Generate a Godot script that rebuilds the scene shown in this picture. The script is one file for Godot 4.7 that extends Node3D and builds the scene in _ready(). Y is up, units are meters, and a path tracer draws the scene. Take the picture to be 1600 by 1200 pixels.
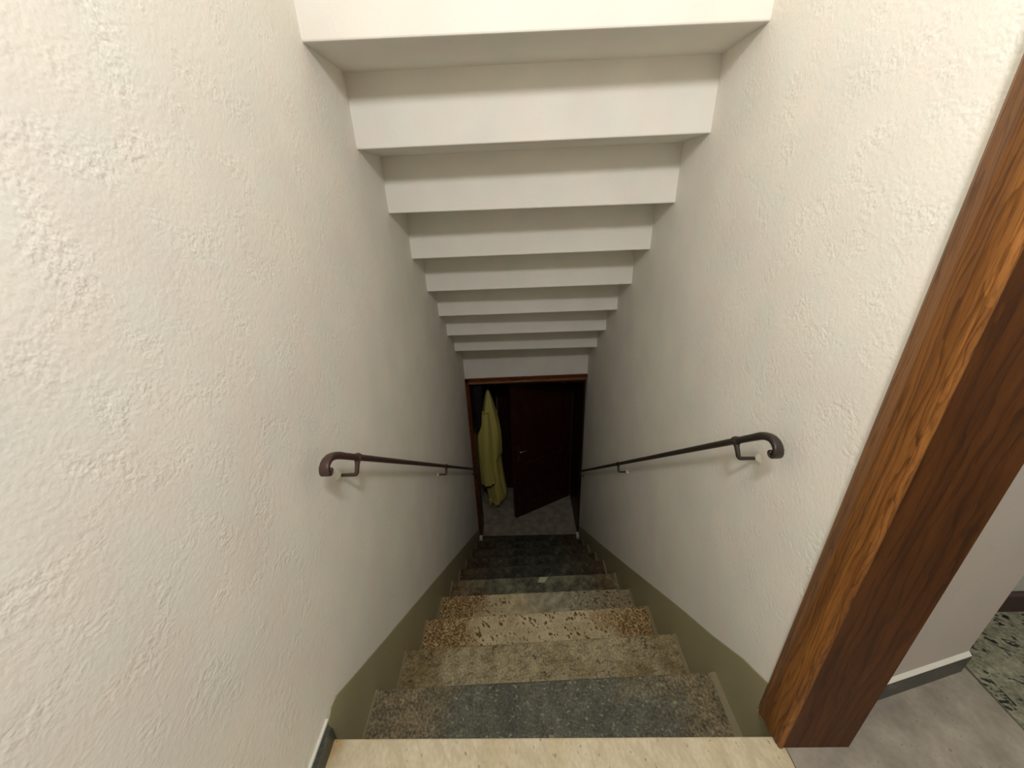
extends Node3D

# All lengths below are written in stair units; U turns them into metres.
const U := 1.2
var M := {}
var names := {}

func _ready():
	# ---- camera ----
	var cam := Camera3D.new()
	cam.name = "camera"
	cam.fov = 2.0 * rad_to_deg(atan(600.0 / 618.5455))
	cam.near = 0.02
	cam.far = 60.0
	cam.position = V(0.4421, 1.0516, 0.4282)
	cam.basis = Basis(Vector3.UP, 0.0240) * Basis(Vector3.RIGHT, -0.4386) * Basis(Vector3.BACK, -0.0393)
	add_child(cam)
	cam.current = true
	# ---- environment: a closed interior, lit by its lamps only ----
	var env := Environment.new()
	env.background_mode = Environment.BG_COLOR
	env.background_color = Color(0.0, 0.0, 0.0)
	env.tonemap_mode = Environment.TONE_MAPPER_LINEAR
	env.tonemap_exposure = 1.0
	env.sdfgi_enabled = true
	env.ssao_enabled = true
	env.ssil_enabled = true
	var we := WorldEnvironment.new()
	we.name = "environment"
	we.environment = env
	add_child(we)
	# ---- lamps of the landing (overhead, outside the frame) ----
	lamp(Vector3(0.50, 1.75, 0.63), 0.075, 1.64, "white glass globe lamp hanging on a brass stem over the stair head")

	make_materials()
	build_shell()
	build_ceiling()
	build_floor()
	build_staircase()
	build_trim()
	build_post()
	build_door()
	build_rails()
	build_coat()

# ------------------------------------------------------------------ helpers
func V(x: float, y: float, z: float) -> Vector3:
	return Vector3(x, y, z) * U

func xr(y: float, z: float) -> float:      # the right stair wall leans and tapers a little
	return 0.985 + 0.006 * y + 0.005 * z

func numbered(n: String) -> String:
	var k: int = names.get(n, 0)
	names[n] = k + 1
	return n if k == 0 else "%s_%03d" % [n, k]

func thing(called: String, label: String, category: String, at := Vector3.ZERO, group := "") -> Node3D:
	var o := Node3D.new()
	o.name = numbered(called)
	add_child(o)
	o.position = at
	o.set_meta("label", label)
	o.set_meta("category", category)
	if group != "":
		o.set_meta("group", group)
	return o

func structure(called: String, label := "") -> Node3D:
	var o := Node3D.new()
	o.name = called
	add_child(o)
	o.set_meta("kind", "structure")
	if label != "":
		o.set_meta("label", label)
	return o

# A closed solid collected as triangles in world coordinates; commit() turns the faces outwards.
class Solid:
	var v := PackedVector3Array()
	var uv := PackedVector2Array()
	var g := PackedInt32Array()
	func tri(a: Vector3, b: Vector3, c: Vector3, ua := Vector2.ZERO, ub := Vector2.ZERO, uc := Vector2.ZERO, grp := -1):
		v.append(a); v.append(b); v.append(c)
		uv.append(ua); uv.append(ub); uv.append(uc)
		g.append(grp)
	func quad(a: Vector3, b: Vector3, c: Vector3, d: Vector3, ua := Vector2.ZERO, ub := Vector2.ZERO, uc := Vector2.ZERO, ud := Vector2.ZERO, grp := -1):
		tri(a, b, c, ua, ub, uc, grp)
		tri(a, c, d, ua, uc, ud, grp)
	func volume(from: int) -> float:
		var s := 0.0
		var o := v[from * 3]
		for i in range(from, g.size()):
			s += (v[i * 3] - o).dot((v[i * 3 + 1] - o).cross(v[i * 3 + 2] - o))
		return s
	func outward(from: int):               # godot fronts run clockwise
		if volume(from) > 0.0:
			for i in range(from, g.size()):
				var t := v[i * 3 + 1]; v[i * 3 + 1] = v[i * 3 + 2]; v[i * 3 + 2] = t
				var q := uv[i * 3 + 1]; uv[i * 3 + 1] = uv[i * 3 + 2]; uv[i * 3 + 2] = q
	# rings of equal length joined in order; the profile is closed; both ends capped
	func loft(rings: Array, smooth := false, caps := true, us := 1.0):
		var start := g.size()
		var n: int = rings[0].size()
		var acc := 0.0
		for r in range(rings.size() - 1):
			var A: PackedVector3Array = rings[r]
			var B: PackedVector3Array = rings[r + 1]
			var step := A[0].distance_to(B[0])
			var w := 0.0
			for i in n:
				var j := (i + 1) % n
				var dw := A[i].distance_to(A[j])
				quad(A[i], B[i], B[j], A[j], Vector2(w, acc) * us, Vector2(w, acc + step) * us, Vector2(w + dw, acc + step) * us, Vector2(w + dw, acc) * us, 0 if smooth else -1)
				w += dw
			acc += step
		if caps:
			for e in [0, rings.size() - 1]:
				cap(rings[e], e == 0)
		outward(start)
	func cap(R: PackedVector3Array, first: bool):
		var nrm := Vector3.ZERO
		for i in R.size():
			nrm += (R[i] - R[0]).cross(R[(i + 1) % R.size()] - R[0])
		nrm = nrm.normalized()
		var ax := nrm.cross(Vector3.UP if absf(nrm.y) < 0.8 else Vector3.RIGHT).normalized()
		var ay := nrm.cross(ax)
		var p2 := PackedVector2Array()
		for p in R:
			p2.append(Vector2((p - R[0]).dot(ax), (p - R[0]).dot(ay)))
		var idx := Geometry2D.triangulate_polygon(p2)
		for i in range(0, idx.size(), 3):
			var a := R[idx[i]]; var b := R[idx[i + 1]]; var c := R[idx[i + 2]]
			var same := (b - a).cross(c - a).dot(nrm) > 0.0
			# the side quads run A[i], B[i], B[j]: the first cap must follow the profile, the last oppose it
			if same != first:
				var t := b; b = c; c = t
				tri(a, b, c, p2[idx[i]], p2[idx[i + 2]], p2[idx[i + 1]], 7)
			else:
				tri(a, b, c, p2[idx[i]], p2[idx[i + 1]], p2[idx[i + 2]], 7)
	func box(a: Vector3, b: Vector3, bevel := 0.0):
		var lo := a.min(b)
		var hi := a.max(b)
		var e := bevel
		if e <= 0.0:
			loft([PackedVector3Array([lo, Vector3(hi.x, lo.y, lo.z), Vector3(hi.x, lo.y, hi.z), Vector3(lo.x, lo.y, hi.z)]),
				PackedVector3Array([Vector3(lo.x, hi.y, lo.z), Vector3(hi.x, hi.y, lo.z), hi, Vector3(lo.x, hi.y, hi.z)])])
			return
		var ring := func(y: float, i: float) -> PackedVector3Array:
			return PackedVector3Array([Vector3(lo.x + e + i, y, lo.z + i), Vector3(hi.x - e - i, y, lo.z + i), Vector3(hi.x - i, y, lo.z + e + i), Vector3(hi.x - i, y, hi.z - e - i),
				Vector3(hi.x - e - i, y, hi.z - i), Vector3(lo.x + e + i, y, hi.z - i), Vector3(lo.x + i, y, hi.z - e - i), Vector3(lo.x + i, y, lo.z + e + i)])
		loft([ring.call(lo.y, e), ring.call(lo.y + e, 0.0), ring.call(hi.y - e, 0.0), ring.call(hi.y, e)])
	# round or flattened bar along a path; section radii rx (sideways) and ry may vary along it
	func sweep(path: PackedVector3Array, rx: PackedFloat32Array, ry: PackedFloat32Array, side: Vector3, n := 12, ex := PackedFloat32Array()):
		var rings := []
		for i in path.size():
			var t := (path[mini(i + 1, path.size() - 1)] - path[maxi(i - 1, 0)]).normalized()
			var s := (side - t * side.dot(t)).normalized()
			var up := t.cross(s)
			var R := PackedVector3Array()
			for k in n:
				var a := TAU * k / n
				var e := ex[i] if ex.size() > 0 else 1.0
				var ca := signf(cos(a)) * pow(absf(cos(a)), e)
				var sa := signf(sin(a)) * pow(absf(sin(a)), e)
				R.append(path[i] + s * ca * rx[i] + up * sa * ry[i])
			rings.append(R)
		loft(rings, true, true)

func commit(s: Solid, called: String, mat: Material, parent: Node, label := "") -> MeshInstance3D:
	var st := SurfaceTool.new()
	st.begin(Mesh.PRIMITIVE_TRIANGLES)
	var at := Vector3.ZERO
	var p := parent
	while p != self and p is Node3D:
		at += (p as Node3D).position
		p = p.get_parent()
	for i in s.g.size():
		st.set_smooth_group(s.g[i] if s.g[i] >= 0 else 4294967295)
		for k in 3:
			st.set_uv(s.uv[i * 3 + k])
			st.add_vertex(s.v[i * 3 + k] - at)
	st.generate_normals()
	st.generate_tangents()
	var m := MeshInstance3D.new()
	m.mesh = st.commit()
	m.material_override = mat
	m.name = called
	parent.add_child(m, true)
	if label != "":
		m.set_meta("label", label)
	return m

func poly_prism(s: Solid, lower: Array, upper: Array):   # two loops of equal length
	s.loft([PackedVector3Array(lower), PackedVector3Array(upper)])

func lamp(at: Vector3, r: float, energy: float, label: String):
	var p := at * U
	var t := thing("globe_lamp", label, "lamp", p)
	var glow := StandardMaterial3D.new()
	glow.albedo_color = Color(0.95, 0.93, 0.88)
	glow.emission_enabled = true
	glow.emission = Color(0.995, 0.985, 1.0)
	glow.emission_energy_multiplier = 1.0
	glow.roughness = 0.4
	var rings := []
	for i in range(0, 15):
		var a := PI * (0.04 + 0.92 * i / 14.0)
		var R := PackedVector3Array()
		for k in 24:
			R.append(p + Vector3(sin(a) * cos(TAU * k / 24), -cos(a), sin(a) * sin(TAU * k / 24)) * r * U)
		rings.append(R)
	var s := Solid.new()
	s.loft(rings, true)
	var globe := commit(s, "globe", glow, t)
	globe.cast_shadow = GeometryInstance3D.SHADOW_CASTING_SETTING_ON
	var brass := StandardMaterial3D.new()
	brass.albedo_color = Color(0.62, 0.5, 0.28)
	brass.metallic = 0.9
	brass.roughness = 0.35
	var top := Vector3(p.x, 2.60 * U, p.z)
	s = Solid.new()
	s.sweep(PackedVector3Array([p + Vector3(0, r * U * 0.97, 0), top]), PackedFloat32Array([0.006, 0.006]), PackedFloat32Array([0.006, 0.006]), Vector3.RIGHT, 10)
	commit(s, "stem", brass, t)
	s = Solid.new()
	s.sweep(PackedVector3Array([top - Vector3(0, 0.04, 0), top - Vector3(0, 0.015, 0), top]), PackedFloat32Array([0.02, 0.055, 0.06]), PackedFloat32Array([0.02, 0.055, 0.06]), Vector3.RIGHT, 20)
	commit(s, "ceiling_rose", brass, t)
	var l := OmniLight3D.new()
	l.name = "bulb"
	l.light_color = Color(0.995, 0.985, 1.0)
	l.light_energy = energy
	l.light_size = r * U
	l.omni_range = 14.0
	l.omni_attenuation = 2.0
	l.shadow_enabled = true
	t.add_child(l)

# ------------------------------------------------------------------ materials
func noise(seed_: int, freq: float, octaves := 4, type := FastNoiseLite.TYPE_SIMPLEX_SMOOTH) -> FastNoiseLite:
	var n := FastNoiseLite.new()
	n.seed = seed_
	n.noise_type = type
	n.frequency = freq
	n.fractal_type = FastNoiseLite.FRACTAL_FBM if octaves > 1 else FastNoiseLite.FRACTAL_NONE
	n.fractal_octaves = octaves
	return n

func plaster(color: Color, strength: float) -> StandardMaterial3D:
	if not M.has("plaster_normal"):
		var size := 1024
		var fine := noise(11, 0.095, 3).get_seamless_image(size, size).get_data()
		var coarse := noise(12, 0.045, 3).get_seamless_image(size, size).get_data()
		var patch := noise(13, 0.0075, 2).get_seamless_image(size, size).get_data()
		var spots := noise(14, 0.05, 1, FastNoiseLite.TYPE_VALUE_CUBIC).get_seamless_image(size, size).get_data()
		var out := PackedByteArray()
		out.resize(size * size)
		for i in size * size:
			var p := clampf((patch[i] - 120) / 90.0, 0.0, 1.0)
			var h := 110.0 + (fine[i] - 128) * (0.10 + 0.10 * p) + (coarse[i] - 128) * (0.10 + 0.26 * p) + maxf(0.0, spots[i] - 215.0) * 0.5
			out[i] = clampi(int(h), 0, 255)
		var im := Image.create_from_data(size, size, false, Image.FORMAT_L8, out)
		im.convert(Image.FORMAT_RGBA8)
		im.bump_map_to_normal_map(6.0)
		M.plaster_normal = ImageTexture.create_from_image(im)
		var tint := Image.create_empty(256, 256, false, Image.FORMAT_RGB8)
		var a := noise(15, 0.012, 3).get_seamless_image(256, 256)
		var b := noise(16, 0.02, 2).get_seamless_image(256, 256)
		for y in 256:
			for x in 256:
				var q := a.get_pixel(x, y).r - 0.5
				var w := b.get_pixel(x, y).r - 0.5
				tint.set_pixel(x, y, Color(0.965 + 0.035 * q + 0.02 * w, 0.965 + 0.035 * q - 0.008 * w, 0.96 + 0.03 * q - 0.012 * w))
		M.plaster_tint = ImageTexture.create_from_image(tint)
	var m := StandardMaterial3D.new()
	m.albedo_color = color
	m.albedo_texture = M.plaster_tint
	m.roughness = 0.85
	m.normal_enabled = true
	m.normal_texture = M.plaster_normal
	m.normal_scale = strength
	m.uv1_triplanar = true
	m.uv1_world_triplanar = true
	m.uv1_scale = Vector3.ONE * 1.05
	return m

# wood: u across the board, v along it (metres)
func wood(seed_: int, dark: Color, light: Color, rough: float, rings := 26.0) -> StandardMaterial3D:
	var w := 256
	var h := 1024
	var warp := noise(seed_, 1.0, 3)
	var warp2 := noise(seed_ + 1, 1.0, 2)
	var pore := noise(seed_ + 2, 1.0, 2)
	var im := Image.create_empty(w, h, false, Image.FORMAT_RGB8)
	var hm := Image.create_empty(w, h, false, Image.FORMAT_RGBA8)
	for y in h:
		for x in w:
			var fx := x / float(w)
			var fy := y / float(h)
			var d := fx + 0.16 * warp.get_noise_2d(fx * 1.6, fy * 3.2) + 0.03 * warp2.get_noise_2d(fx * 9.0, fy * 16.0)
			var r := absf(d - 0.52) + 0.06 * fy
			var t := fposmod(r * rings * 0.5, 1.0)
			var line := smoothstep(0.5, 0.96, t) * (1.0 - smoothstep(0.96, 1.0, t))
			var po := smoothstep(0.22, 0.6, pore.get_noise_2d(fx * 150.0, fy * 26.0))
			var k := clampf(0.75 - 0.42 * line - 0.38 * po + 0.35 * warp2.get_noise_2d(fx * 5.0 + 7.0, fy * 4.0), 0.0, 1.0)
			im.set_pixel(x, y, dark.lerp(light, k))
			var q := 0.7 - 0.3 * po - 0.1 * line
			hm.set_pixel(x, y, Color(q, q, q))
	hm.bump_map_to_normal_map(3.0)
	var m := StandardMaterial3D.new()
	m.albedo_texture = ImageTexture.create_from_image(im)
	m.normal_enabled = true
	m.normal_texture = ImageTexture.create_from_image(hm)
	m.normal_scale = 0.5
	m.roughness = rough
	m.metallic_specular = 0.35
	m.uv1_scale = Vector3(6.0, 0.9, 1.0)
	return m

# Stone slabs: u 0..1 along the stair width, v 0..1 from the back of the tread to its nose.
func stone(kind: String, seed_: int) -> StandardMaterial3D:
	var w := 1024
	var h := 256
	var big := noise(seed_, 1.0, 4)
	var vein := noise(seed_ + 1, 1.0, 5)
	var fine := noise(seed_ + 2, 1.0, 4)
	var fleck := noise(seed_ + 3, 1.0, 3)
	var cell := FastNoiseLite.new()
	cell.seed = seed_ + 4
	cell.frequency = 1.0
	cell.noise_type = FastNoiseLite.TYPE_CELLULAR
	cell.cellular_return_type = FastNoiseLite.RETURN_DISTANCE
	cell.domain_warp_enabled = true
	cell.domain_warp_amplitude = 0.35
	cell.domain_warp_frequency = 1.2
	var im := Image.create_empty(w, h, false, Image.FORMAT_RGB8)
	for y in h:
		for x in w:
			var X := x / 217.0          # a quarter of a metre to the unit
			var Y := y / 217.0
			var side := x / float(w)
			var e := absf(side - 0.5) * 2.0
			e = smoothstep(0.38, 0.85, e + 0.34 * big.get_noise_2d(X * 0.9 + 9.0, Y * 1.4))   # worn middle, dull ends
			var b := big.get_noise_2d(X * 1.3, Y * 1.3)
			var m2 := big.get_noise_2d(X * 4.0 + 20.0, Y * 4.0)
			var f := fine.get_noise_2d(X * 21.0, Y * 21.0)
			var c: Color
			match kind:
				"flecked":
					c = Color(0.345, 0.345, 0.295).lerp(Color(0.425, 0.385, 0.295), e)
					c = c.lerp(Color(0.265, 0.27, 0.235), clampf(b * 1.6 + m2 * 0.6, 0.0, 0.8) * (1.0 - e))
					var st := fine.get_noise_2d(X * 26.0 + Y * 7.0, Y * 12.0)
					c = c * (1.0 + f * lerpf(0.35, 0.42, e) + st * 0.28 * e + m2 * 0.25)
					var s := fleck.get_noise_2d(X * 11.0 + Y * 4.0, Y * 15.0 - X * 2.0)
					c = c.lerp(Color(0.62, 0.615, 0.56), smoothstep(0.34, 0.66, s) * lerpf(0.8, 0.45, e))
					var v2 := absf(vein.get_noise_2d(X * 1.7 + 4.0, Y * 3.6))
					c = c.lerp(Color(0.60, 0.60, 0.57), (1.0 - smoothstep(0.0, 0.02, v2)) * 0.55 * (1.0 - e) * smoothstep(0.0, 0.3, b + 0.2))
					c = c.lerp(Color(0.60, 0.59, 0.42), smoothstep(0.50, 0.62, vein.get_noise_2d(X * 4.0, Y * 5.0 + 30.0)) * 0.7)
				"veined":
					c = Color(0.59, 0.55, 0.43).lerp(Color(0.475, 0.415, 0.285), clampf(e * 0.75 + b * 1.0, 0.0, 1.0))
					c = c * (1.0 + f * 0.30 + m2 * 0.18)
					var rx := X * 0.9 + Y * 1.5
					var ry := Y * 1.5 - X * 0.7
					var v3 := absf(fleck.get_noise_2d(rx * 1.6, ry * 5.0))
					c = c.lerp(Color(0.63, 0.59, 0.48), (1.0 - smoothstep(0.0, 0.09, v3)) * 0.5)
					c = c.lerp(Color(0.36, 0.31, 0.20), smoothstep(0.22, 0.5, fleck.get_noise_2d(rx * 3.0 + 8.0, ry * 5.0)) * 0.45)
					var v1 := absf(vein.get_noise_2d(rx * 0.75 + 2.0, ry * 1.3))
					var gate := smoothstep(-0.15, 0.2, big.get_noise_2d(X * 0.8 + 3.0, Y + 5.0))
					c = c.lerp(Color(0.20, 0.185, 0.12), (1.0 - smoothstep(0.002, 0.028, v1)) * 0.85 * gate)
				"breccia", "breccia_pale":
					var pale: bool = kind == "breccia_pale"
					c = Color(0.76, 0.705, 0.57).lerp(Color(0.70, 0.635, 0.485), clampf(0.4 + b * 1.4, 0.0, 1.0))
					c = c * (1.0 + f * 0.14 + m2 * 0.14)
					var ee := e
					if pale:
						ee = clampf(e * 1.3, 0.0, 1.0) if side < 0.5 else e * 0.4
						c = c.lerp(Color(0.60, 0.575, 0.485) * (1.0 + 0.3 * m2), smoothstep(0.32, 0.6, side) * 0.9)
					# middle: scattered brown pits
					var d := cell.get_noise_2d((X + Y * 0.45) * 14.0, (Y - X * 0.2) * 10.0) + 1.0
					var big_pit := 0.22 + 0.42 * m2
					if pale and side > 0.32:
						big_pit *= 1.0 - 0.7 * smoothstep(0.32, 0.42, side) * (1.0 - smoothstep(0.6, 0.75, side))
					c = c.lerp(Color(0.27, 0.205, 0.115), (1.0 - smoothstep(big_pit * 0.7, big_pit + 0.1, d)) * 0.85)
					# ends: brown ground with pale flakes like worm tracks
					var worm := absf(fleck.get_noise_2d((X + Y * 0.8) * 8.0, (Y - X * 0.5) * 8.0))
					var ends := Color(0.40, 0.295, 0.165).lerp(Color(0.77, 0.68, 0.49), (1.0 - smoothstep(0.05, 0.22, worm)) * 0.9) * (1.0 + f * 0.2)
					c = c.lerp(ends, ee * 0.85)
					if pale:
						var s4 := fleck.get_noise_2d(X * 7.0, Y * 10.0 + 4.0)
						c = c.lerp(Color(0.25, 0.22, 0.165), smoothstep(0.2, 0.5, s4) * smoothstep(0.55, 0.8, side) * 0.75)
				"grey", "dark":
					var dk: bool = kind == "dark"
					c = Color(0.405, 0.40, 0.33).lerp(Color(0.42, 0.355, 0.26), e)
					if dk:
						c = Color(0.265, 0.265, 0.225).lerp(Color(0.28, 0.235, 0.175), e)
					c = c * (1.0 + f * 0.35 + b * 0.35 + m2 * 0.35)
					var s2 := fleck.get_noise_2d(X * 4.0 + Y * 2.0, Y * 9.0)
					c = c.lerp(Color(0.55, 0.535, 0.47), smoothstep(0.40, 0.66, s2) * 0.6)
					var v4 := absf(vein.get_noise_2d(X * 1.6, Y * 3.0))
					c = c.lerp(Color(0.47, 0.47, 0.41), (1.0 - smoothstep(0.0, 0.03, v4)) * 0.35)
				"cream":
					c = Color(0.80, 0.755, 0.645).lerp(Color(0.76, 0.705, 0.58), clampf(b * 1.3 + 0.4, 0.0, 1.0))
					c = c * (1.0 + f * 0.06 + m2 * 0.05)
					var q := absf(vein.get_noise_2d((X + Y * 0.8) * 1.9, (Y - X * 0.45) * 0.8))
					c = c.lerp(Color(0.70, 0.655, 0.54), (1.0 - smoothstep(0.0, 0.14, q)) * 0.5)
					c = c.lerp(Color(0.64, 0.50, 0.29), smoothstep(0.955, 1.0, 1.0 - side + 0.06 * b) * 0.5)
					var s3 := fleck.get_noise_2d(X * 13.0, Y * 13.0)
					c = c.lerp(Color(0.50, 0.44, 0.31), smoothstep(0.52, 0.66, s3) * 0.55)
			im.set_pixel(x, y, Color(clampf(c.r, 0, 1), clampf(c.g, 0, 1), clampf(c.b, 0, 1)))
	im.generate_mipmaps()
	var m := StandardMaterial3D.new()
	m.albedo_texture = ImageTexture.create_from_image(im)
	m.roughness = 0.42
	m.metallic_specular = 0.4
	return m

func plain(color: Color, rough: float, bump := 0.0) -> StandardMaterial3D:
	var m := StandardMaterial3D.new()
	m.albedo_color = color
	m.roughness = rough
	if bump > 0.0:
		m.normal_enabled = true
		m.normal_texture = M.plaster_normal
		m.normal_scale = bump
		m.uv1_triplanar = true
		m.uv1_world_triplanar = true
		m.uv1_scale = Vector3.ONE * 2.0
	return m

func make_materials():
	M.wall = plaster(Color(0.957, 0.940, 0.893), 0.65)
	M.soffit = plaster(Color(0.945, 0.93, 0.885), 0.25)
	M.skirt = plaster(Color(0.645, 0.615, 0.48), 0.3)
	M.skirt.roughness = 0.5
	M.caulk = plain(Color(0.86, 0.85, 0.80), 0.7, 0.4)
	M.mortar = plain(Color(0.49, 0.455, 0.345), 0.8, 0.6)
	M.cement = plain(Color(0.34, 0.31, 0.25), 0.9, 0.8)
	M.oak = wood(31, Color(0.32, 0.185, 0.07), Color(0.605, 0.40, 0.195), 0.45, 30.0)
	M.oak_shaded = wood(37, Color(0.215, 0.11, 0.035), Color(0.365, 0.21, 0.08), 0.5, 16.0)  # post front board: the shade on its landing side is put into the colour
	M.door_wood = wood(41, Color(0.14, 0.058, 0.036), Color(0.255, 0.115, 0.075), 0.4, 18.0)
	M.casing_wood = wood(43, Color(0.26, 0.13, 0.06), Color(0.44, 0.23, 0.11), 0.45, 18.0)
	M.bead_wood = wood(47, Color(0.36, 0.22, 0.12), Color(0.56, 0.39, 0.24), 0.5, 14.0)
	M.iron_left = plain(Color(0.27, 0.195, 0.165), 0.42)
	M.iron_right = plain(Color(0.19, 0.165, 0.14), 0.42)
	M.chrome = plain(Color(0.75, 0.73, 0.68), 0.2)
	M.chrome.metallic = 1.0
	M.black_marble = black_marble()
	M.grey_marble = triplanar_stone("grey_marble")
	M.terrazzo = triplanar_stone("terrazzo")
	M.lower_floor = triplanar_stone("lower_floor")
	M.coat = plain(Color(0.79, 0.74, 0.40), 0.5)
	M.coat_dark = plain(Color(0.05, 0.05, 0.06), 0.8)

func black_marble() -> StandardMaterial3D:
	var n := noise(51, 0.03, 4)
	var f := noise(52, 0.12, 3)
	var im := Image.create_empty(256, 256, false, Image.FORMAT_RGB8)
	var A := n.get_seamless_image(256, 256)
	var B := f.get_seamless_image(256, 256)
	for y in 256:
		for x in 256:
			var k := A.get_pixel(x, y).r
			var q := B.get_pixel(x, y).r
			var c := Color(0.24, 0.25, 0.225) * (0.75 + 0.5 * q)
			c = c.lerp(Color(0.45, 0.45, 0.40), smoothstep(0.72, 0.85, k) * 0.6)
			im.set_pixel(x, y, c)
	var m := StandardMaterial3D.new()
	m.albedo_texture = ImageTexture.create_from_image(im)
	m.roughness = 0.35
	m.uv1_triplanar = true
	m.uv1_world_triplanar = true
	m.uv1_scale = Vector3.ONE * 2.0
	return m

func triplanar_stone(kind: String) -> StandardMaterial3D:
	var size := 512
	var A := noise(61 + kind.length(), 0.012, 4).get_seamless_image(size, size)
	var B := noise(62 + kind.length(), 0.06, 3).get_seamless_image(size, size)
	var im := Image.create_empty(size, size, false, Image.FORMAT_RGB8)
	var cell := FastNoiseLite.new()
	cell.seed = 77
	cell.noise_type = FastNoiseLite.TYPE_CELLULAR
	cell.frequency = 0.03
	cell.cellular_return_type = FastNoiseLite.RETURN_CELL_VALUE
	cell.domain_warp_enabled = true
	cell.domain_warp_amplitude = 12.0
	cell.domain_warp_frequency = 0.02
	var edge: FastNoiseLite = cell.duplicate()
	edge.cellular_return_type = FastNoiseLite.RETURN_DISTANCE2_SUB
	for y in size:
		for x in size:
			var a := A.get_pixel(x, y).r - 0.5
			var b := B.get_pixel(x, y).r - 0.5
			var c: Color
			match kind:
				"grey_marble":
					c = Color(0.60, 0.57, 0.515) * (1.0 + 0.22 * a + 0.10 * b)
					c = c.lerp(Color(0.40, 0.385, 0.33), smoothstep(0.30, 0.42, b) * 0.5)
				"lower_floor":
					c = Color(0.60, 0.565, 0.50) * (1.0 + 0.3 * a + 0.12 * b)
				"terrazzo":
					c = Color(0.51, 0.505, 0.425) * (1.0 + 0.35 * a + 0.35 * b)
					var px := x * 0.85 + y * 0.5
					var py := (y * 0.85 - x * 0.5) * 2.1
					var v := cell.get_noise_2d(px, py)
					var d := edge.get_noise_2d(px, py) + 1.0
					var inside := smoothstep(0.10, 0.22, d)
					if v > 0.32:
						c = c.lerp(Color(0.07, 0.075, 0.085), inside)
					elif v < -0.75:
						c = c.lerp(Color(0.62, 0.60, 0.50), inside * 0.8)
					elif v < -0.5:
						c = c.lerp(Color(0.36, 0.39, 0.29), inside * 0.7)
			im.set_pixel(x, y, Color(clampf(c.r, 0, 1), clampf(c.g, 0, 1), clampf(c.b, 0, 1)))
	var m := StandardMaterial3D.new()
	m.albedo_texture = ImageTexture.create_from_image(im)
	m.roughness = 0.45
	m.uv1_triplanar = true
	m.uv1_world_triplanar = true
	m.uv1_scale = Vector3.ONE * (2.2 if kind == "terrazzo" else 1.3)
	return m

# ------------------------------------------------------------------ shell
const Y0 := -2.2
const Y1 := 2.6

func build_shell():
	var s := Solid.new()
	s.box(V(-0.2, Y0, -3.4), V(0.0, Y1, 3.4))
	commit(s, "wall_left", M.wall, self, "white rough plaster wall on the left of the stairs").set_meta("kind", "structure")
	# block between the stairs and the recess on the right
	s = Solid.new()
	var plan := [Vector2(-1, -0.0985), Vector2(1.103, -0.0985), Vector2(1.103, -0.13), Vector2(1.470, -0.19), Vector2(1.470, -2.6), Vector2(-1, -2.46)]
	var lo := []
	var hi := []
	for p in plan:
		lo.append(V(xr(Y0, p.y) if p.x < 0 else p.x, Y0, p.y))
		hi.append(V(xr(Y1, p.y) if p.x < 0 else p.x - 0.02, Y1, p.y))
	poly_prism(s, lo, hi)
	commit(s, "wall_right", M.wall, self, "white plaster wall on the right of the stairs").set_meta("kind", "structure")
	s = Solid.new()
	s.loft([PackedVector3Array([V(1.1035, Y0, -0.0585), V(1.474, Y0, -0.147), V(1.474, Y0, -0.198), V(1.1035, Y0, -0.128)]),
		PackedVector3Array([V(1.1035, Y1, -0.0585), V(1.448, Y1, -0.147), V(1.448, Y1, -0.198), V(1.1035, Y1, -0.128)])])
	commit(s, "wall_front", plaster(Color(0.80, 0.765, 0.73), 0.4), self, "white plaster wall right of the wooden post, shade put into its colour").set_meta("kind", "structure")  # the grey carries the shade right of the post
	# wall over the door at the foot of the stairs
	s = Solid.new()
	s.box(V(0.0, -0.24, -2.44), V(0.975, Y1, -2.62))
	commit(s, "wall_end", M.wall, self, "white plaster wall over the door at the foot of the stairs").set_meta("kind", "structure")
	# recess and room behind the camera
	s = Solid.new()
	s.box(V(1.45, Y0, -0.49), V(3.2, Y1, -0.295))
	commit(s, "wall_recess", plaster(Color(0.70, 0.72, 0.68), 0.4), self, "grey green wall of the recess on the far right").set_meta("kind", "structure")
	s = Solid.new()
	s.box(V(3.0, Y0, -0.3), V(3.2, Y1, 3.4))
	commit(s, "wall_side", M.wall, self).set_meta("kind", "structure")
	s = Solid.new()
	s.box(V(-0.2, Y0, 3.2), V(3.2, Y1, 3.4))
	commit(s, "wall_back", M.wall, self).set_meta("kind", "structure")
	# cellar passage beyond the door
	s = Solid.new()
	s.box(V(0.955, Y0, -2.60), V(1.15, 0.0, -3.4))
	commit(s, "wall_cellar_right", M.wall, self).set_meta("kind", "structure")
	s = Solid.new()
	s.box(V(-0.2, Y0, -3.2), V(1.15, 0.0, -3.4))
	commit(s, "wall_cellar", M.wall, self).set_meta("kind", "structure")
	# small dents and nail holes in the plaster are left to the relief

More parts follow.
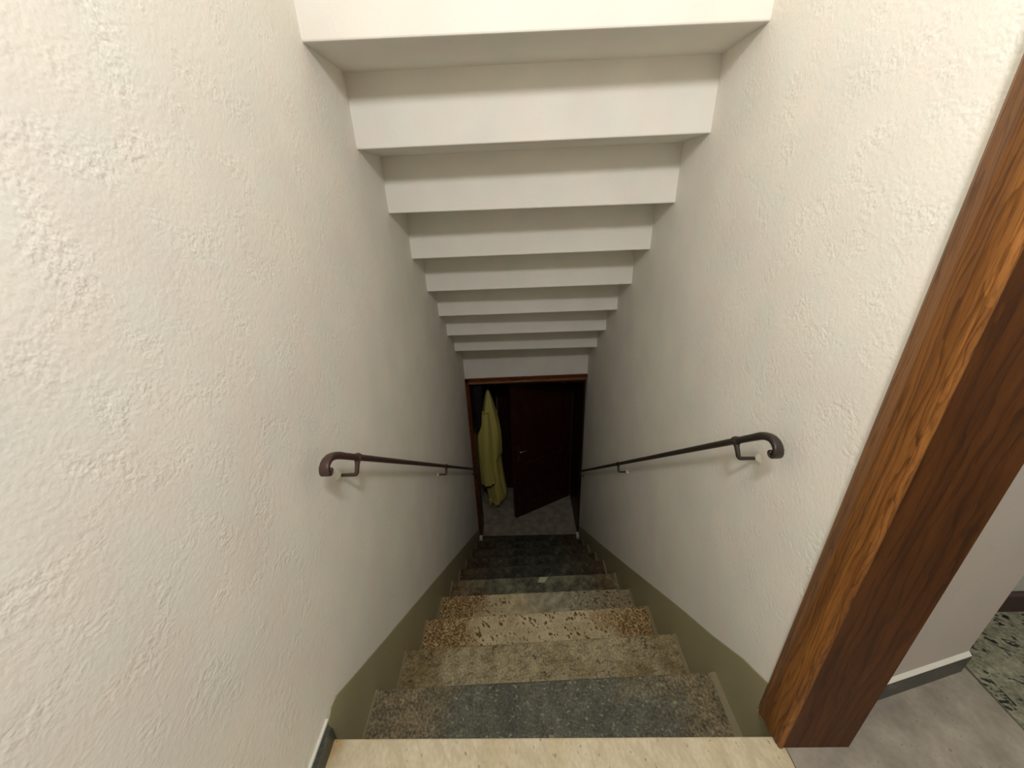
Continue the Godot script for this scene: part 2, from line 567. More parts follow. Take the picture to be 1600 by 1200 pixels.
func build_ceiling():
	var root := structure("ceiling", "white plastered underside of the upper stairs and ceiling of the landing")
	var L := [Vector2(1.367, -0.637), Vector2(1.191, -0.862), Vector2(1.018, -1.074), Vector2(0.834, -1.305), Vector2(0.652, -1.514), Vector2(0.471, -1.72), Vector2(0.298, -1.901), Vector2(0.117, -2.117)]
	var R := [Vector2(1.370, -0.657), Vector2(1.195, -0.864), Vector2(1.017, -1.060), Vector2(0.843, -1.265), Vector2(0.663, -1.475), Vector2(0.479, -1.705), Vector2(0.290, -1.935), Vector2(0.099, -2.160)]
	for k in 8:
		var s := Solid.new()
		var rings := []
		for e in [[L, -0.02], [R, 1.01]]:
			var a: Vector2 = e[0][k]
			var back: float = (e[0][k + 1].y - 0.005) if k < 7 else -2.5
			var top: float = Y1 if k == 0 else e[0][k - 1].x + 0.1
			# the nose is softly rounded; the underside sinks very slightly towards the back
			rings.append(PackedVector3Array([V(e[1], top, a.y), V(e[1], a.x + 0.004, a.y), V(e[1], a.x + 0.0012, a.y - 0.0012), V(e[1], a.x, a.y - 0.004), V(e[1], a.x, back), V(e[1], top, back)]))
		s.loft(rings)
		commit(s, "soffit_step", M.soffit, root)
	var s2 := Solid.new()
	s2.box(V(-0.2, Y1, -0.62), V(3.2, Y1 + 0.15, 3.4))
	commit(s2, "landing_ceiling", M.soffit, root)
	s2 = Solid.new()
	s2.box(V(-0.2, 0.0, -2.5), V(1.15, 0.15, -3.4))
	commit(s2, "cellar_ceiling", M.soffit, root)

func build_floor():
	var root := structure("floor", "stone floors of the landing and of the passage below")
	# cream marble slab that ends the landing, with a softly rounded front edge
	var s := Solid.new()
	var rings := []
	for x in [0.0, 0.969]:
		var zf := -0.0215 + (0.003 if x > 0.5 else 0.0)
		rings.append(PackedVector3Array([V(x, -0.03, 0.34), V(x, -0.03, zf + 0.002), V(x, -0.026, zf), V(x, -0.004, zf), V(x, -0.001, zf + 0.0012), V(x, 0.0, zf + 0.004), V(x, 0.0, 0.34)]))
	slab_uv(s, rings, 0.0, 0.969, 0.34, -0.03)
	commit(s, "marble_slab", stone("cream", 401), root, "cream veined marble slab at the head of the stairs")
	s = Solid.new()
	s.loft([PackedVector3Array([V(0.971, -0.04, 0.34), V(0.971, -0.04, -0.02), V(1.09, -0.04, -0.02), V(1.09, -0.04, -0.08), V(1.49, -0.04, -0.175), V(1.468, -0.04, 0.34)]),
		PackedVector3Array([V(0.971, 0.0, 0.34), V(0.971, 0.0, -0.02), V(1.09, 0.0, -0.02), V(1.09, 0.0, -0.08), V(1.49, 0.0, -0.175), V(1.468, 0.0, 0.34)])])
	commit(s, "marble_slab", M.grey_marble, root, "grey marble slab beside the wooden post")
	s = Solid.new()
	s.box(V(1.0, -0.045, -0.2), V(1.472, -0.006, 0.345))
	commit(s, "joint", M.mortar, root)
	s = Solid.new()
	s.box(V(0.0, -0.05, 0.342), V(1.47, -0.001, 3.2))
	commit(s, "marble_floor", M.grey_marble, root)
	s = Solid.new()
	s.loft([PackedVector3Array([V(1.4705, -0.04, 3.2), V(1.4705, -0.04, 0.3), V(1.482, -0.04, -0.163), V(1.482, -0.04, -0.3), V(3.0, -0.04, -0.3), V(3.0, -0.04, 3.2)]),
		PackedVector3Array([V(1.4705, 0.0, 3.2), V(1.4705, 0.0, 0.3), V(1.482, 0.0, -0.163), V(1.482, 0.0, -0.3), V(3.0, 0.0, -0.3), V(3.0, 0.0, 3.2)])])
	commit(s, "terrazzo_floor", M.terrazzo, root, "green terrazzo with black chips")
	s = Solid.new()
	s.box(V(-0.01, -2.1, -2.455), V(0.96, -1.940, -3.21))
	commit(s, "passage_floor", M.lower_floor, root, "pale grey floor beyond the door at the foot of the stairs")

# loft whose texture runs 0..1 across the width and 0..1 from z0 to z1
func slab_uv(s: Solid, rings: Array, x0: float, x1: float, z0: float, z1: float):
	s.loft(rings)
	for i in s.v.size():
		var p := s.v[i] / U
		s.uv[i] = Vector2((p.x - x0) / (x1 - x0), (p.z - z0) / (z1 - z0) - (p.y - s.v[0].y / U) * 0.4)

# ------------------------------------------------------------------ staircase
const ZL := [-0.0215, -0.228, -0.452, -0.696, -0.948, -1.194, -1.434, -1.684, -1.944, -2.201, -2.47]
const ZR := [-0.019, -0.262, -0.498, -0.743, -0.976, -1.226, -1.484, -1.720, -1.969, -2.205, -2.47]

func step_y(k: int) -> float:
	return 0.0 if k == 0 else -(0.021 + 0.192 * k)

func build_staircase():
	var t := thing("staircase", "steep flight of worn marble steps going down between the white walls to the door", "stairs")
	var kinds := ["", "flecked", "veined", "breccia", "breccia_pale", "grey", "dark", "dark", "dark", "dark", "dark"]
	var said := ["", "grey marble tread with white flecks, brown at both ends", "olive brown marble tread with dark veins", "beige tread spotted with brown", "pale beige and grey spotted tread", "dark grey tread with a pale patch at its edge", "dark tread", "dark tread", "dark tread", "dark tread", "black sill at the door"]
	var cam_dark := {}
	for k in range(1, 11):
		var y := step_y(k)
		var inset := 0.006
		var s := Solid.new()
		var rings := []
		for side in 2:
			var zb: float = (ZL if side == 0 else ZR)[k - 1] + 0.02
			var zn: float = (ZL if side == 0 else ZR)[k]
			var x: float = 0.005 if side == 0 else xr(y, zn) - 0.007 - inset * 0.5
			rings.append(PackedVector3Array([V(x, y - 0.028, zb), V(x, y - 0.028, zn + 0.004), V(x, y - 0.024, zn), V(x, y - 0.006, zn), V(x, y - 0.002, zn + 0.0015), V(x, y, zn + 0.006), V(x, y, zb)]))
		slab_uv(s, rings, 0.0, 0.98, ZL[k - 1], minf(ZL[k], ZR[k]))
		var mat: StandardMaterial3D
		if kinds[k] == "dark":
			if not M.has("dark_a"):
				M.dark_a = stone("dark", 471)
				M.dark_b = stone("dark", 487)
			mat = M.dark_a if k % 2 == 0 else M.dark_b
		else:
			mat = stone(kinds[k], 410 + 7 * k)
		var tread := commit(s, "tread", mat, t, said[k])
		if k <= 9:
			# uneven mortar fillets at both ends of the tread
			for side in 2:
				var zb: float = (ZL if side == 0 else ZR)[k - 1] + 0.015
				var zn: float = (ZL if side == 0 else ZR)[k] + 0.004
				var xa: float = 0.0006 if side == 0 else xr(y, zn) - 0.001
				var rnd := noise(600 + k * 2 + side, 9.0, 2)
				var fr := []
				for i in 7:
					var z := lerpf(zb, zn, i / 6.0)
					var wv := 0.0075 + 0.0035 * rnd.get_noise_1d(z)
					if side == 1:
						wv += 0.012 if k == 1 else 0.004
					var d := wv if side == 0 else -wv
					fr.append(PackedVector3Array([V(xa, y - 0.02, z), V(xa, y + 0.006, z), V(xa + d * 0.6, y + 0.004, z), V(xa + d, y + 0.0008, z), V(xa + d, y - 0.02, z)]))
				var q := Solid.new()
				q.loft(fr)
				commit(q, "mortar_fillet", M.mortar, tread)
		if k == 5:
			var q := Solid.new()
			q.loft([PackedVector3Array([V(0.508, y - 0.002, -1.170), V(0.548, y - 0.002, -1.168), V(0.571, y - 0.002, -1.2045), V(0.522, y - 0.002, -1.203)]),
				PackedVector3Array([V(0.508, y + 0.0025, -1.170), V(0.548, y + 0.0025, -1.168), V(0.571, y + 0.0025, -1.2045), V(0.522, y + 0.0025, -1.203)])])
			commit(q, "pale_patch", plain(Color(0.70, 0.70, 0.58), 0.6), tread, "pale grey patch")
	for k in range(0, 10):
		var s := Solid.new()
		var rings := []
		var y0 := step_y(k) - 0.029
		var y1 := step_y(k + 1) - 0.001
		for side in 2:
			var z: float = (ZL if side == 0 else ZR)[k] + 0.018
			var x: float = 0.002 if side == 0 else xr(y0, z) - 0.003
			rings.append(PackedVector3Array([V(x, y1, z), V(x, y0, z), V(x, y0, z + 0.02), V(x, y1, z + 0.02)]))
		s.loft(rings)
		commit(s, "riser", M.cement, t)

# ------------------------------------------------------------------ painted skirtings, baseboards
func band(top: Array, wall_x: Callable, thick: float, dir: float, zmin: float, zmax: float) -> Solid:
	var s := Solid.new()
	var rings := []
	for p in top:
		var below := -0.35
		var x0: float = wall_x.call(p.x, p.y)
		var x1: float = wall_x.call(p.x + below, p.y)
		var d := thick * dir
		rings.append(PackedVector3Array([V(x0 - d, p.x, p.y), V(x0 + d * 0.6, p.x, p.y), V(x0 + d, p.x - 0.002, p.y), V(x1 + d, p.x + below, p.y), V(x1 - d, p.x + below, p.y)]))
	s.loft(rings)
	return s

func build_trim():
	var left_top := [Vector2(0.030, -0.034), Vector2(0.034, -0.041), Vector2(0.045, -0.058), Vector2(0.040, -0.083), Vector2(-0.049, -0.193), Vector2(-0.157, -0.328), Vector2(-0.352, -0.575), Vector2(-0.706, -1.022), Vector2(-1.145, -1.577), Vector2(-1.615, -2.168), Vector2(-1.83, -2.438)]
	var s := band(left_top, func(_y, _z): return 0.0, 0.0025, 1.0, 0, 0)
	var o := commit(s, "trim_1", M.skirt, self, "olive grey painted skirting band along the left side of the steps")
	o.set_meta("kind", "structure")
	var right_top := [Vector2(0.036, -0.099), Vector2(-0.018, -0.183), Vector2(-0.126, -0.311), Vector2(-0.277, -0.507), Vector2(-0.430, -0.697), Vector2(-0.746, -1.090), Vector2(-1.165, -1.615), Vector2(-1.420, -1.940), Vector2(-1.815, -2.438)]
	s = band(right_top, func(y, z): return xr(y, z), 0.0025, -1.0, 0, 0)
	o = commit(s, "trim_2", M.skirt, self, "olive grey painted skirting band along the right side of the steps")
	o.set_meta("kind", "structure")
	s = Solid.new()
	s.box(V(0.9812, Y0, -0.106), V(1.10, -0.068, -0.024))
	o = commit(s, "trim_5", M.skirt, self, "olive grey painted end of the wall below the foot of the wooden post")
	o.set_meta("kind", "structure")
	# black marble baseboard on the left wall of the landing, its front end rounded
	var bb := Node3D.new()
	bb.name = "baseboard_left"
	add_child(bb)
	bb.set_meta("kind", "structure")
	bb.set_meta("label", "black marble baseboard on the left wall at the stair head")
	s = Solid.new()
	var pr := [Vector2(-0.02, 3.2), Vector2(-0.02, -0.030), Vector2(0.012, -0.032), Vector2(0.022, -0.033), Vector2(0.030, -0.0325), Vector2(0.036, -0.030), Vector2(0.040, -0.025), Vector2(0.0415, -0.018), Vector2(0.042, 0.03), Vector2(0.042, 3.2)]
	var a := []
	var b := []
	for p in pr:
		a.append(V(0.0, p.x, p.y))
		b.append(V(0.0155, p.x, p.y + (0.006 if p.y < 0.03 else 0.0)))
	poly_prism(s, a, b)
	commit(s, "marble_strip", M.black_marble, bb)
	s = Solid.new()
	s.box(V(0.0, 0.042, -0.036), V(0.0055, 0.0475, 3.2))
	commit(s, "caulk_line", M.caulk, bb)
	# dark marble baseboard of the wall beside the post, with a plaster ledge above
	bb = Node3D.new()
	bb.name = "baseboard_right"
	add_child(bb)
	bb.set_meta("kind", "structure")
	bb.set_meta("label", "dark grey marble baseboard under the white wall right of the wooden post")
	s = Solid.new()
	var f0 := Vector2(1.085, -0.048)
	var f1 := Vector2(1.464, -0.138)
	var n := Vector2(0.2303, 0.973) * 0.014
	s.loft([PackedVector3Array([V(f0.x, 0, f0.y), V(f0.x, 0.056, f0.y), V(f0.x, 0.059, f0.y - 0.004), V(f0.x - n.x, 0.059, f0.y - n.y - 0.01), V(f0.x - n.x, 0, f0.y - n.y - 0.01)]),
		PackedVector3Array([V(f1.x, 0, f1.y), V(f1.x, 0.056, f1.y), V(f1.x, 0.059, f1.y - 0.004), V(f1.x - n.x, 0.059, f1.y - n.y - 0.01), V(f1.x - n.x, 0, f1.y - n.y - 0.01)])])
	commit(s, "marble_strip", M.black_marble, bb)
	s = Solid.new()
	s.loft([PackedVector3Array([V(f0.x, 0.0585, f0.y - 0.001), V(f0.x, 0.0605, f0.y - 0.003), V(f0.x, 0.066, f0.y - 0.013), V(f0.x, 0.0585, f0.y - 0.03)]),
		PackedVector3Array([V(f1.x, 0.0585, f1.y - 0.001), V(f1.x, 0.0605, f1.y - 0.003), V(f1.x, 0.066, f1.y - 0.013), V(f1.x, 0.0585, f1.y - 0.03)])])
	commit(s, "caulk_line", M.caulk, bb)
	# brown baseboard in the recess
	s = Solid.new()
	s.loft([PackedVector3Array([V(1.47, 0, -0.30), V(1.47, 0, -0.283), V(1.47, 0.060, -0.283), V(1.47, 0.066, -0.289), V(1.47, 0.066, -0.30)]),
		PackedVector3Array([V(3.0, 0, -0.30), V(3.0, 0, -0.283), V(3.0, 0.060, -0.283), V(3.0, 0.066, -0.289), V(3.0, 0.066, -0.30)])])
	o = commit(s, "baseboard_recess", plain(Color(0.235, 0.16, 0.155), 0.5), self, "dark purple brown baseboard in the recess at the right edge")
	o.set_meta("kind", "structure")
	# stone feet at the door jambs
	for x in [0.0, 0.935]:
		s = Solid.new()
		s.box(V(x + 0.002, -1.945, -2.45), V(x + 0.030, -1.900, -2.395), 0.006)
		o = commit(s, "trim_%d" % (3 if x < 0.5 else 4), M.caulk, self, "small pale plaster foot at the %s side of the door" % ("left" if x < 0.5 else "right"))
		o.set_meta("kind", "structure")

# ------------------------------------------------------------------ wooden post
func build_post():
	var t := thing("wooden_post", "tall brown oak door post standing at the right of the stair head", "door post", V(1.02, 0.0, -0.05))
	var y1 := 2.0
	# stair side board: splayed, its foot cut away over the first step
	var s := Solid.new()
	var A := [Vector3(0.960, 0.0, 0.0), Vector3(0.952, 0.004, -0.004), Vector3(0.9535, -0.004, -0.024), Vector3(0.962, -0.020, -0.055), Vector3(0.972, -0.045, -0.076), Vector3(0.9775, -0.062, -0.088), Vector3(0.983, -0.066, -0.096), Vector3(0.996, -0.066, -0.098), Vector3(0.996, 0.0, 0.0)]
	var lo := []
	var md := []
	var hi := []
	for p in A:
		lo.append(V(p.x, p.y, p.z))
		md.append(V(p.x if p.x > 0.99 else p.x - 0.003, p.y + 0.05, p.z))
		hi.append(V(p.x if p.x > 0.99 else p.x - 0.009, y1, p.z))
	s.loft([PackedVector3Array(lo), PackedVector3Array(md), PackedVector3Array(hi)])
	for i in s.v.size():
		var p := s.v[i]
		s.uv[i] = Vector2(0.12 + p.z * 0.9 - p.x * 0.2, p.y * 0.5)
	commit(s, "side_board", M.oak, t, "lighter oak board with bold grain")
	# front board facing the landing
	s = Solid.new()
	var F := [Vector3(0.960, 0.0, 0.0015), Vector3(1.098, 0.0, 0.0015), Vector3(1.102, 0.0, -0.003), Vector3(1.102, 0.0, -0.070), Vector3(0.9965, 0.0, -0.070), Vector3(0.9965, 0.0, -0.004)]
	lo = []
	hi = []
	for p in F:
		lo.append(V(p.x, p.y, p.z))
		hi.append(V(p.x - (0.012 if p.x < 0.99 else 0.014), y1, p.z))
	poly_prism(s, lo, hi)
	for i in s.v.size():
		var p := s.v[i]
		s.uv[i] = Vector2((p.x + p.z) * 0.8, p.y * 0.6)
	commit(s, "front_board", M.oak_shaded, t, "oak front board facing the landing, its shade put into the colour")
	# half round bead along the corner
	s = Solid.new()
	var pth := PackedVector3Array([V(0.9590, 0.001, -0.001), V(0.9460, y1, -0.001)])
	var r := PackedFloat32Array([0.0062, 0.0062])
	s.sweep(pth, r, r, Vector3.RIGHT, 12)
	commit(s, "corner_bead", M.oak, t)

# ------------------------------------------------------------------ door at the foot
func build_door():
	var root := structure("door_1", "dark wooden doorway at the foot of the stairs with its door ajar")
	var w: Material = M.casing_wood
	var s := Solid.new()
	s.loft([PackedVector3Array([V(0.0, -0.236, -2.445), V(0.0, -0.236, -2.425), V(0.0, -0.260, -2.425), V(0.0, -0.262, -2.445)]),
		PackedVector3Array([V(0.972, -0.222, -2.445), V(0.972, -0.222, -2.425), V(0.972, -0.246, -2.425), V(0.966, -0.248, -2.445)])])
	commit(s, "head_casing", w, root)
	s = Solid.new()
	s.loft([PackedVector3Array([V(0.030, -0.260, -2.445), V(0.030, -0.260, -2.424), V(0.030, -0.266, -2.414), V(0.030, -0.274, -2.412), V(0.030, -0.277, -2.415), V(0.030, -0.277, -2.445)]),
		PackedVector3Array([V(0.962, -0.246, -2.445), V(0.962, -0.246, -2.424), V(0.962, -0.252, -2.414), V(0.962, -0.260, -2.412), V(0.962, -0.263, -2.415), V(0.962, -0.263, -2.445)])])
	commit(s, "head_bead", M.bead_wood, root, "lighter brown bead along the lower edge of the head casing")
	s = Solid.new()
	s.loft([PackedVector3Array([V(0.0, -1.94, -2.45), V(0.0, -1.94, -2.425), V(0.026, -1.94, -2.425), V(0.031, -1.94, -2.432), V(0.031, -1.94, -2.45)]),
		PackedVector3Array([V(0.0, -0.24, -2.45), V(0.0, -0.24, -2.425), V(0.026, -0.24, -2.425), V(0.031, -0.24, -2.432), V(0.031, -0.24, -2.45)])])
	commit(s, "jamb_casing", w, root, "reddish brown casing")
	s = Solid.new()
	s.box(V(0.0, -1.94, -2.62), V(0.030, -0.25, -2.452), 0.002)
	commit(s, "jamb_lining", M.door_wood, root)
	s = Solid.new()
	s.box(V(0.950, -1.94, -3.02), V(0.962, -0.25, -2.44), 0.002)
	commit(s, "jamb_lining", M.door_wood, root)
	s = Solid.new()
	s.box(V(0.0, -0.30, -2.62), V(0.962, -0.277, -2.452), 0.002)
	commit(s, "head_lining", M.door_wood, root)
	# the leaf, hinged at the back of the deep right reveal
	var A := Vector2(0.944, -3.0)
	var B := Vector2(0.357, -2.673)
	var d := (B - A).normalized()
	var nn := Vector2(-d.y, d.x)
	if nn.y < 0:
		nn = -nn
	var W := A.distance_to(B)
	var P := func(u: float, y: float, t: float) -> Vector3:     # u from the free edge, t towards the viewer
		var q := B - d * u + nn * t
		return V(q.x, y, q.y)
	var board := func(u0: float, u1: float, y0: float, y1: float, t0: float, t1: float, e: float) -> Solid:
		var so := Solid.new()
		so.loft([PackedVector3Array([P.call(u0, y0, t0), P.call(u1, y0, t0), P.call(u1, y1, t0), P.call(u0, y1, t0)]),
			PackedVector3Array([P.call(u0, y0, t1 - e), P.call(u1, y0, t1 - e), P.call(u1, y1, t1 - e), P.call(u0, y1, t1 - e)]),
			PackedVector3Array([P.call(u0 + e, y0 + e, t1), P.call(u1 - e, y0 + e, t1), P.call(u1 - e, y1 - e, t1), P.call(u0 + e, y1 - e, t1)])])
		for i in so.v.size():
			so.uv[i] = Vector2((so.v[i].x - so.v[i].z * 0.5), so.v[i].y)
		return so
	var yb := -1.932
	var yt := -0.36
	var leaf := commit(board.call(0.0, W, yb, yt, -0.036, -0.012, 0.001), "door_leaf", M.door_wood, root, "dark panelled door leaf standing ajar")
	for bar in [[0.0, 0.09, yb, yt], [W - 0.09, W, yb, yt]]:
		commit(board.call(bar[0], bar[1], bar[2], bar[3], -0.013, 0.0, 0.003), "stile", M.door_wood, leaf)
	for bar in [[yb, yb + 0.16], [-1.28, -1.17], [yt - 0.10, yt]]:
		commit(board.call(0.09, W - 0.09, bar[0], bar[1], -0.013, 0.0, 0.003), "rail", M.door_wood, leaf)
	for pn in [[yb + 0.175, -1.295], [-1.155, yt - 0.115]]:
		commit(board.call(0.105, W - 0.105, pn[0], pn[1], -0.013, -0.003, 0.009), "panel", M.door_wood, leaf)
	# lever handle on its plate
	var h := Solid.new()
	h.sweep(PackedVector3Array([P.call(0.05, -1.112, 0.0), P.call(0.05, -1.112, 0.035), P.call(0.056, -1.112, 0.042), P.call(0.085, -1.114, 0.043), P.call(0.125, -1.113, 0.042)]),
		PackedFloat32Array([0.009, 0.008, 0.009, 0.009, 0.007]), PackedFloat32Array([0.009, 0.008, 0.008, 0.008, 0.006]), Vector3.UP, 10)
	commit(h, "handle", M.chrome, leaf, "shiny lever handle")
	commit(board.call(0.034, 0.066, -1.23, -1.06, 0.0, 0.003, 0.001), "handle_plate", plain(Color(0.2, 0.16, 0.1), 0.4), leaf)
	# wooden back wall of the passage
	var wallp := structure("wall_panelling", "dark reddish wooden panelling behind the yellow raincoat")
	for i in 5:
		var x0 := 0.005 + i * 0.19
		s = Solid.new()
		s.box(V(x0, -1.938, -3.19), V(x0 + 0.185, -0.2, -3.155), 0.004)
		for k in s.v.size():
			s.uv[k] = Vector2(s.v[k].x, s.v[k].y)
		commit(s, "plank", M.door_wood, wallp)

# ------------------------------------------------------------------ handrails
func build_rails():
	rail("handrail", "reddish brown iron handrail with a scrolled end on the left wall", M.iron_left, 0.0, 1.0, 0.500, -0.357, 0.781, -2.38, [-0.357, -1.245, -2.29])
	rail("handrail", "blackish iron handrail with a scrolled end on the right wall", M.iron_right, 0.0, -1.0, 0.522, -0.354, 0.816, -2.36, [-0.357, -1.249, -2.29])

func rail(called: String, label: String, mat: Material, _x: float, dir: float, y_at: float, z_at: float, slope: float, zend: float, posts: Array):
	var t := thing(called, label, "handrail", V(0.05 if dir > 0 else 0.93, y_at, z_at))
	var X := func(y: float, z: float, off: float) -> float:
		return off if dir > 0 else xr(y, z) - off
	var off := 0.045
	var ln := func(z: float) -> float: return y_at + slope * (z - z_at)
	var s := Solid.new()
	var rr := 0.0080 * U
	var path := PackedVector3Array()
	var rx := PackedFloat32Array()
	var ry := PackedFloat32Array()
	var ex := PackedFloat32Array()
	for i in 13:
		var z := lerpf(zend, -0.300, i / 12.0)
		path.append(V(X.call(ln.call(z), z, off), ln.call(z), z))
		rx.append(rr)
		ry.append(rr)
		ex.append(1.0)
	# scroll: rises, bends over, drops and curls under
	var dz := 0.0
	var c: Array = [[-0.2810, 0.0150, 1.02, 1.05, 0.95], [-0.2670, 0.0245, 1.05, 1.05, 0.85], [-0.2540, 0.0320, 1.08, 1.02, 0.75], [-0.2420, 0.0370, 1.12, 0.95, 0.65], [-0.2310, 0.0385, 1.18, 0.86, 0.55], [-0.2215, 0.0370, 1.22, 0.76, 0.48], [-0.2145, 0.0325, 1.26, 0.66, 0.42], [-0.2110, 0.0265, 1.28, 0.56, 0.38], [-0.2105, 0.0205, 1.30, 0.48, 0.34], [-0.2130, 0.0160, 1.30, 0.42, 0.30], [-0.2175, 0.0140, 1.30, 0.38, 0.30], [-0.2225, 0.0150, 1.30, 0.34, 0.30], [-0.2255, 0.0190, 1.30, 0.30, 0.30], [-0.2245, 0.0230, 1.30, 0.28, 0.30], [-0.2210, 0.0235, 1.30, 0.26, 0.30], [-0.2195, 0.0210, 1.28, 0.24, 0.30]] if dir > 0.0 else [[-0.2807, 0.0157, 1.01, 1.05, 0.95], [-0.2669, 0.0244, 1.03, 1.05, 0.85], [-0.2549, 0.0295, 1.06, 1.02, 0.75], [-0.2446, 0.0318, 1.09, 0.95, 0.65], [-0.2351, 0.0308, 1.13, 0.86, 0.55], [-0.2274, 0.0272, 1.17, 0.76, 0.48], [-0.2218, 0.0212, 1.20, 0.66, 0.42], [-0.2192, 0.0143, 1.22, 0.56, 0.38], [-0.2201, 0.0078, 1.23, 0.48, 0.34], [-0.2235, 0.0032, 1.23, 0.42, 0.30], [-0.2282, 0.0019, 1.23, 0.38, 0.30], [-0.2330, 0.0032, 1.23, 0.34, 0.30], [-0.2356, 0.0074, 1.23, 0.30, 0.30], [-0.2338, 0.0111, 1.23, 0.28, 0.30], [-0.2304, 0.0111, 1.23, 0.26, 0.30], [-0.2295, 0.0083, 1.22, 0.24, 0.30]]
	var yb: float = ln.call(-0.300)
	for p in c:
		var y: float = yb + p[1]
		path.append(V(X.call(y, p[0], off), y, p[0]))
		rx.append(rr * p[2])
		ry.append(rr * p[3])
		ex.append(p[4])
	s.sweep(path, rx, ry, Vector3.RIGHT, 20, ex)
	commit(s, "rail", mat, t)
	for z in posts:
		var y: float = ln.call(z)
		var center := V(X.call(y, z, off), y, z)
		var along := V(0, slope, 1.0).normalized()
		var down := V(0, -1.0, slope).normalized()
		# collar round the rail
		s = Solid.new()
		s.sweep(PackedVector3Array([center - along * 0.013, center - along * 0.010, center - along * 0.004, center + along * 0.004, center + along * 0.010, center + along * 0.013]),
			PackedFloat32Array([rr * 1.02, rr * 1.22, rr * 1.36, rr * 1.36, rr * 1.22, rr * 1.02]), PackedFloat32Array([rr * 1.02, rr * 1.22, rr * 1.36, rr * 1.36, rr * 1.22, rr * 1.02]), Vector3.RIGHT, 14)
		commit(s, "collar", mat, t)
		# bracket: a stem under the rail, then an arm into the wall
		var elbow := center + down * 0.040 * U
		var wx: float = X.call(elbow.y / U, elbow.z / U, -0.004) * U
		s = Solid.new()
		var e2 := Vector3(lerpf(elbow.x, wx, 0.12), elbow.y - 0.001, elbow.z)
		s.sweep(PackedVector3Array([center + down * 0.008, center + down * 0.018, center + down * 0.036 * U, elbow + Vector3((wx - elbow.x) * 0.05, 0, 0), e2, Vector3(wx, elbow.y - 0.002, elbow.z)]),
			PackedFloat32Array([0.0105, 0.0088, 0.0084, 0.0078, 0.0050, 0.0044]), PackedFloat32Array([0.0090, 0.0066, 0.0058, 0.0058, 0.0055, 0.005]), along, 10)
		commit(s, "bracket", mat, t)
		# dab of white plaster where the arm enters the wall
		s = Solid.new()
		var base := Vector3(wx, elbow.y - 0.002, elbow.z)
		var rings := []
		for i in 4:
			var R := PackedVector3Array()
			var f: float = [1.0, 0.8, 0.55, 0.35][i]
			for k in 10:
				var a := TAU * k / 10
				var wob := 1.0 + 0.18 * sin(a * 3.0 + z * 9.0)
				R.append(base + Vector3(dir * (0.004 * U + [0.0, 0.004, 0.007, 0.010][i]), sin(a) * 0.014 * f * wob, cos(a) * 0.017 * f * wob))
			rings.append(R)
		s.loft(rings, true)
		commit(s, "plaster_dab", M.caulk, t)

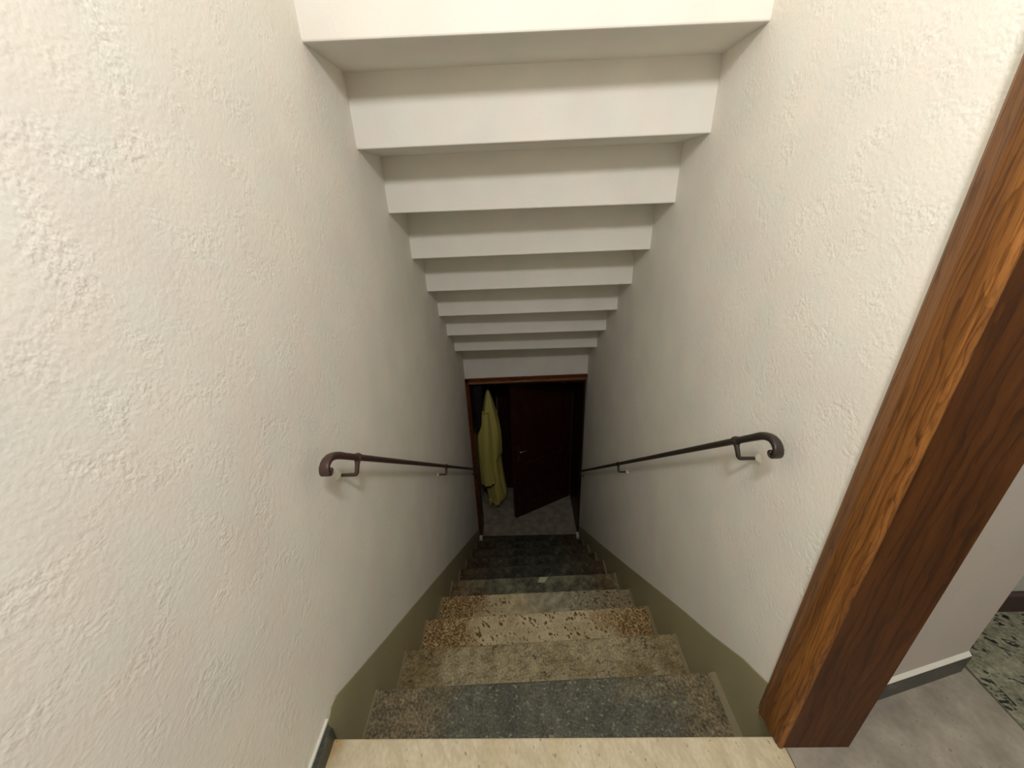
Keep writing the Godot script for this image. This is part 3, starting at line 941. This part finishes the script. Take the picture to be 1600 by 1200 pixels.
# ------------------------------------------------------------------ raincoat behind the door frame
func build_coat():
	var t := thing("raincoat", "long yellow raincoat hanging just inside the door at the foot of the stairs", "raincoat", V(0.12, -1.8, -2.84))
	# rows: y, left x, right x, depth half-width, z centre
	var rows := [[-0.512, 0.130, 0.150, 0.012, -2.80], [-0.56, 0.116, 0.166, 0.04, -2.80], [-0.64, 0.096, 0.188, 0.075, -2.80], [-0.75, 0.076, 0.214, 0.10, -2.80], [-0.86, 0.062, 0.234, 0.11, -2.80], [-0.96, 0.052, 0.244, 0.115, -2.80], [-1.10, 0.046, 0.246, 0.12, -2.80], [-1.19, 0.046, 0.244, 0.12, -2.80], [-1.21, 0.046, 0.232, 0.12, -2.80], [-1.35, 0.050, 0.240, 0.125, -2.81], [-1.50, 0.060, 0.252, 0.13, -2.82], [-1.62, 0.070, 0.266, 0.135, -2.83], [-1.70, 0.078, 0.272, 0.14, -2.84], [-1.76, 0.084, 0.255, 0.14, -2.84]]
	var s := Solid.new()
	s.loft(cloth(rows, 40, 5), true)
	var body := commit(s, "coat_body", M.coat, t)
	rows = [[-0.70, 0.074, 0.150, 0.030, -2.70], [-0.80, 0.052, 0.158, 0.045, -2.69], [-0.90, 0.030, 0.160, 0.052, -2.68], [-1.02, 0.024, 0.160, 0.055, -2.68], [-1.16, 0.026, 0.158, 0.058, -2.68], [-1.30, 0.028, 0.160, 0.060, -2.68], [-1.40, 0.030, 0.168, 0.060, -2.68], [-1.465, 0.033, 0.174, 0.058, -2.68]]
	s = Solid.new()
	s.loft(cloth(rows, 32, 4), true)
	var sleeve := commit(s, "sleeve", M.coat, t)
	s = Solid.new()
	var a := cloth([[-1.4655, 0.040, 0.168, 0.052, -2.68], [-1.490, 0.044, 0.164, 0.048, -2.68]], 32, 4)
	s.loft(a, true)
	commit(s, "cuff_lining", plain(Color(0.12, 0.10, 0.07), 0.8), sleeve, "dark cuff opening")
	# hem hanging in two points
	s = Solid.new()
	s.loft(cloth([[-1.74, 0.078, 0.130, 0.05, -2.78], [-1.80, 0.082, 0.118, 0.035, -2.78], [-1.845, 0.088, 0.104, 0.012, -2.78]], 20, 3), true)
	s.loft(cloth([[-1.74, 0.120, 0.235, 0.06, -2.78], [-1.80, 0.125, 0.190, 0.04, -2.78], [-1.86, 0.132, 0.160, 0.012, -2.78]], 20, 3), true)
	commit(s, "hem", M.coat, body)
	# black garment beside it
	var g := thing("jacket", "black garment hanging beside the yellow raincoat behind the left door jamb", "jacket", V(0.07, -0.8, -2.555))
	s = Solid.new()
	s.loft(cloth([[-0.294, 0.044, 0.106, 0.03, -2.555], [-0.391, 0.042, 0.123, 0.05, -2.555], [-0.545, 0.04, 0.109, 0.05, -2.555], [-0.662, 0.04, 0.096, 0.05, -2.555], [-0.739, 0.04, 0.088, 0.045, -2.555], [-0.787, 0.04, 0.072, 0.035, -2.555], [-0.811, 0.042, 0.051, 0.02, -2.555]], 28, 4), true)
	commit(s, "garment_body", M.coat_dark, g)
	for hk in [[0.140, -0.5035, -2.80, "dark coat hook holding up the yellow raincoat"], [0.070, -0.300, -2.555, "dark coat hook holding up the black garment"]]:
		var hook := thing("coat_hook", hk[3], "hook", V(hk[0], hk[1], hk[2]))
		s = Solid.new()
		s.sweep(PackedVector3Array([V(0.002, hk[1] + 0.05, hk[2]), V(hk[0] * 0.6, hk[1] + 0.02, hk[2]), V(hk[0], hk[1] - 0.002, hk[2]), V(hk[0] + 0.012, hk[1] + 0.02, hk[2])]),
			PackedFloat32Array([0.006, 0.006, 0.006, 0.004]), PackedFloat32Array([0.006, 0.006, 0.006, 0.004]), Vector3.BACK, 8)
		commit(s, "hook_arm", M.iron_right, hook)
		s = Solid.new()
		s.box(V(0.0, hk[1] + 0.01, hk[2] - 0.02), V(0.006, hk[1] + 0.08, hk[2] + 0.02), 0.002)
		commit(s, "hook_plate", M.iron_right, hook)

func cloth(rows: Array, n: int, folds: int) -> Array:
	var rings := []
	var fine := []
	for i in range(rows.size() - 1):
		var cnt := 3
		for k in cnt:
			var f := k / float(cnt)
			var r := []
			for q in 5:
				r.append(lerpf(rows[i][q], rows[i + 1][q], f))
			fine.append(r)
	fine.append(rows[rows.size() - 1])
	for r in fine:
		var cx: float = (r[1] + r[2]) * 0.5
		var hx: float = (r[2] - r[1]) * 0.5
		var R := PackedVector3Array()
		for k in n:
			var a := TAU * k / n
			var fold: float = 1.0 + 0.10 * sin(a * folds + r[0] * 3.5) + 0.06 * sin(a * (folds * 2 + 1) - r[0] * 6.0)
			var sx := cos(a)
			var x := cx + signf(sx) * pow(absf(sx), 0.85) * hx * (1.0 if absf(sx) > 0.9 else fold * 0.97)
			R.append(V(x, r[0] + 0.006 * sin(a * 2.0), r[4] + sin(a) * r[3] * fold))
		rings.append(R)
	return rings
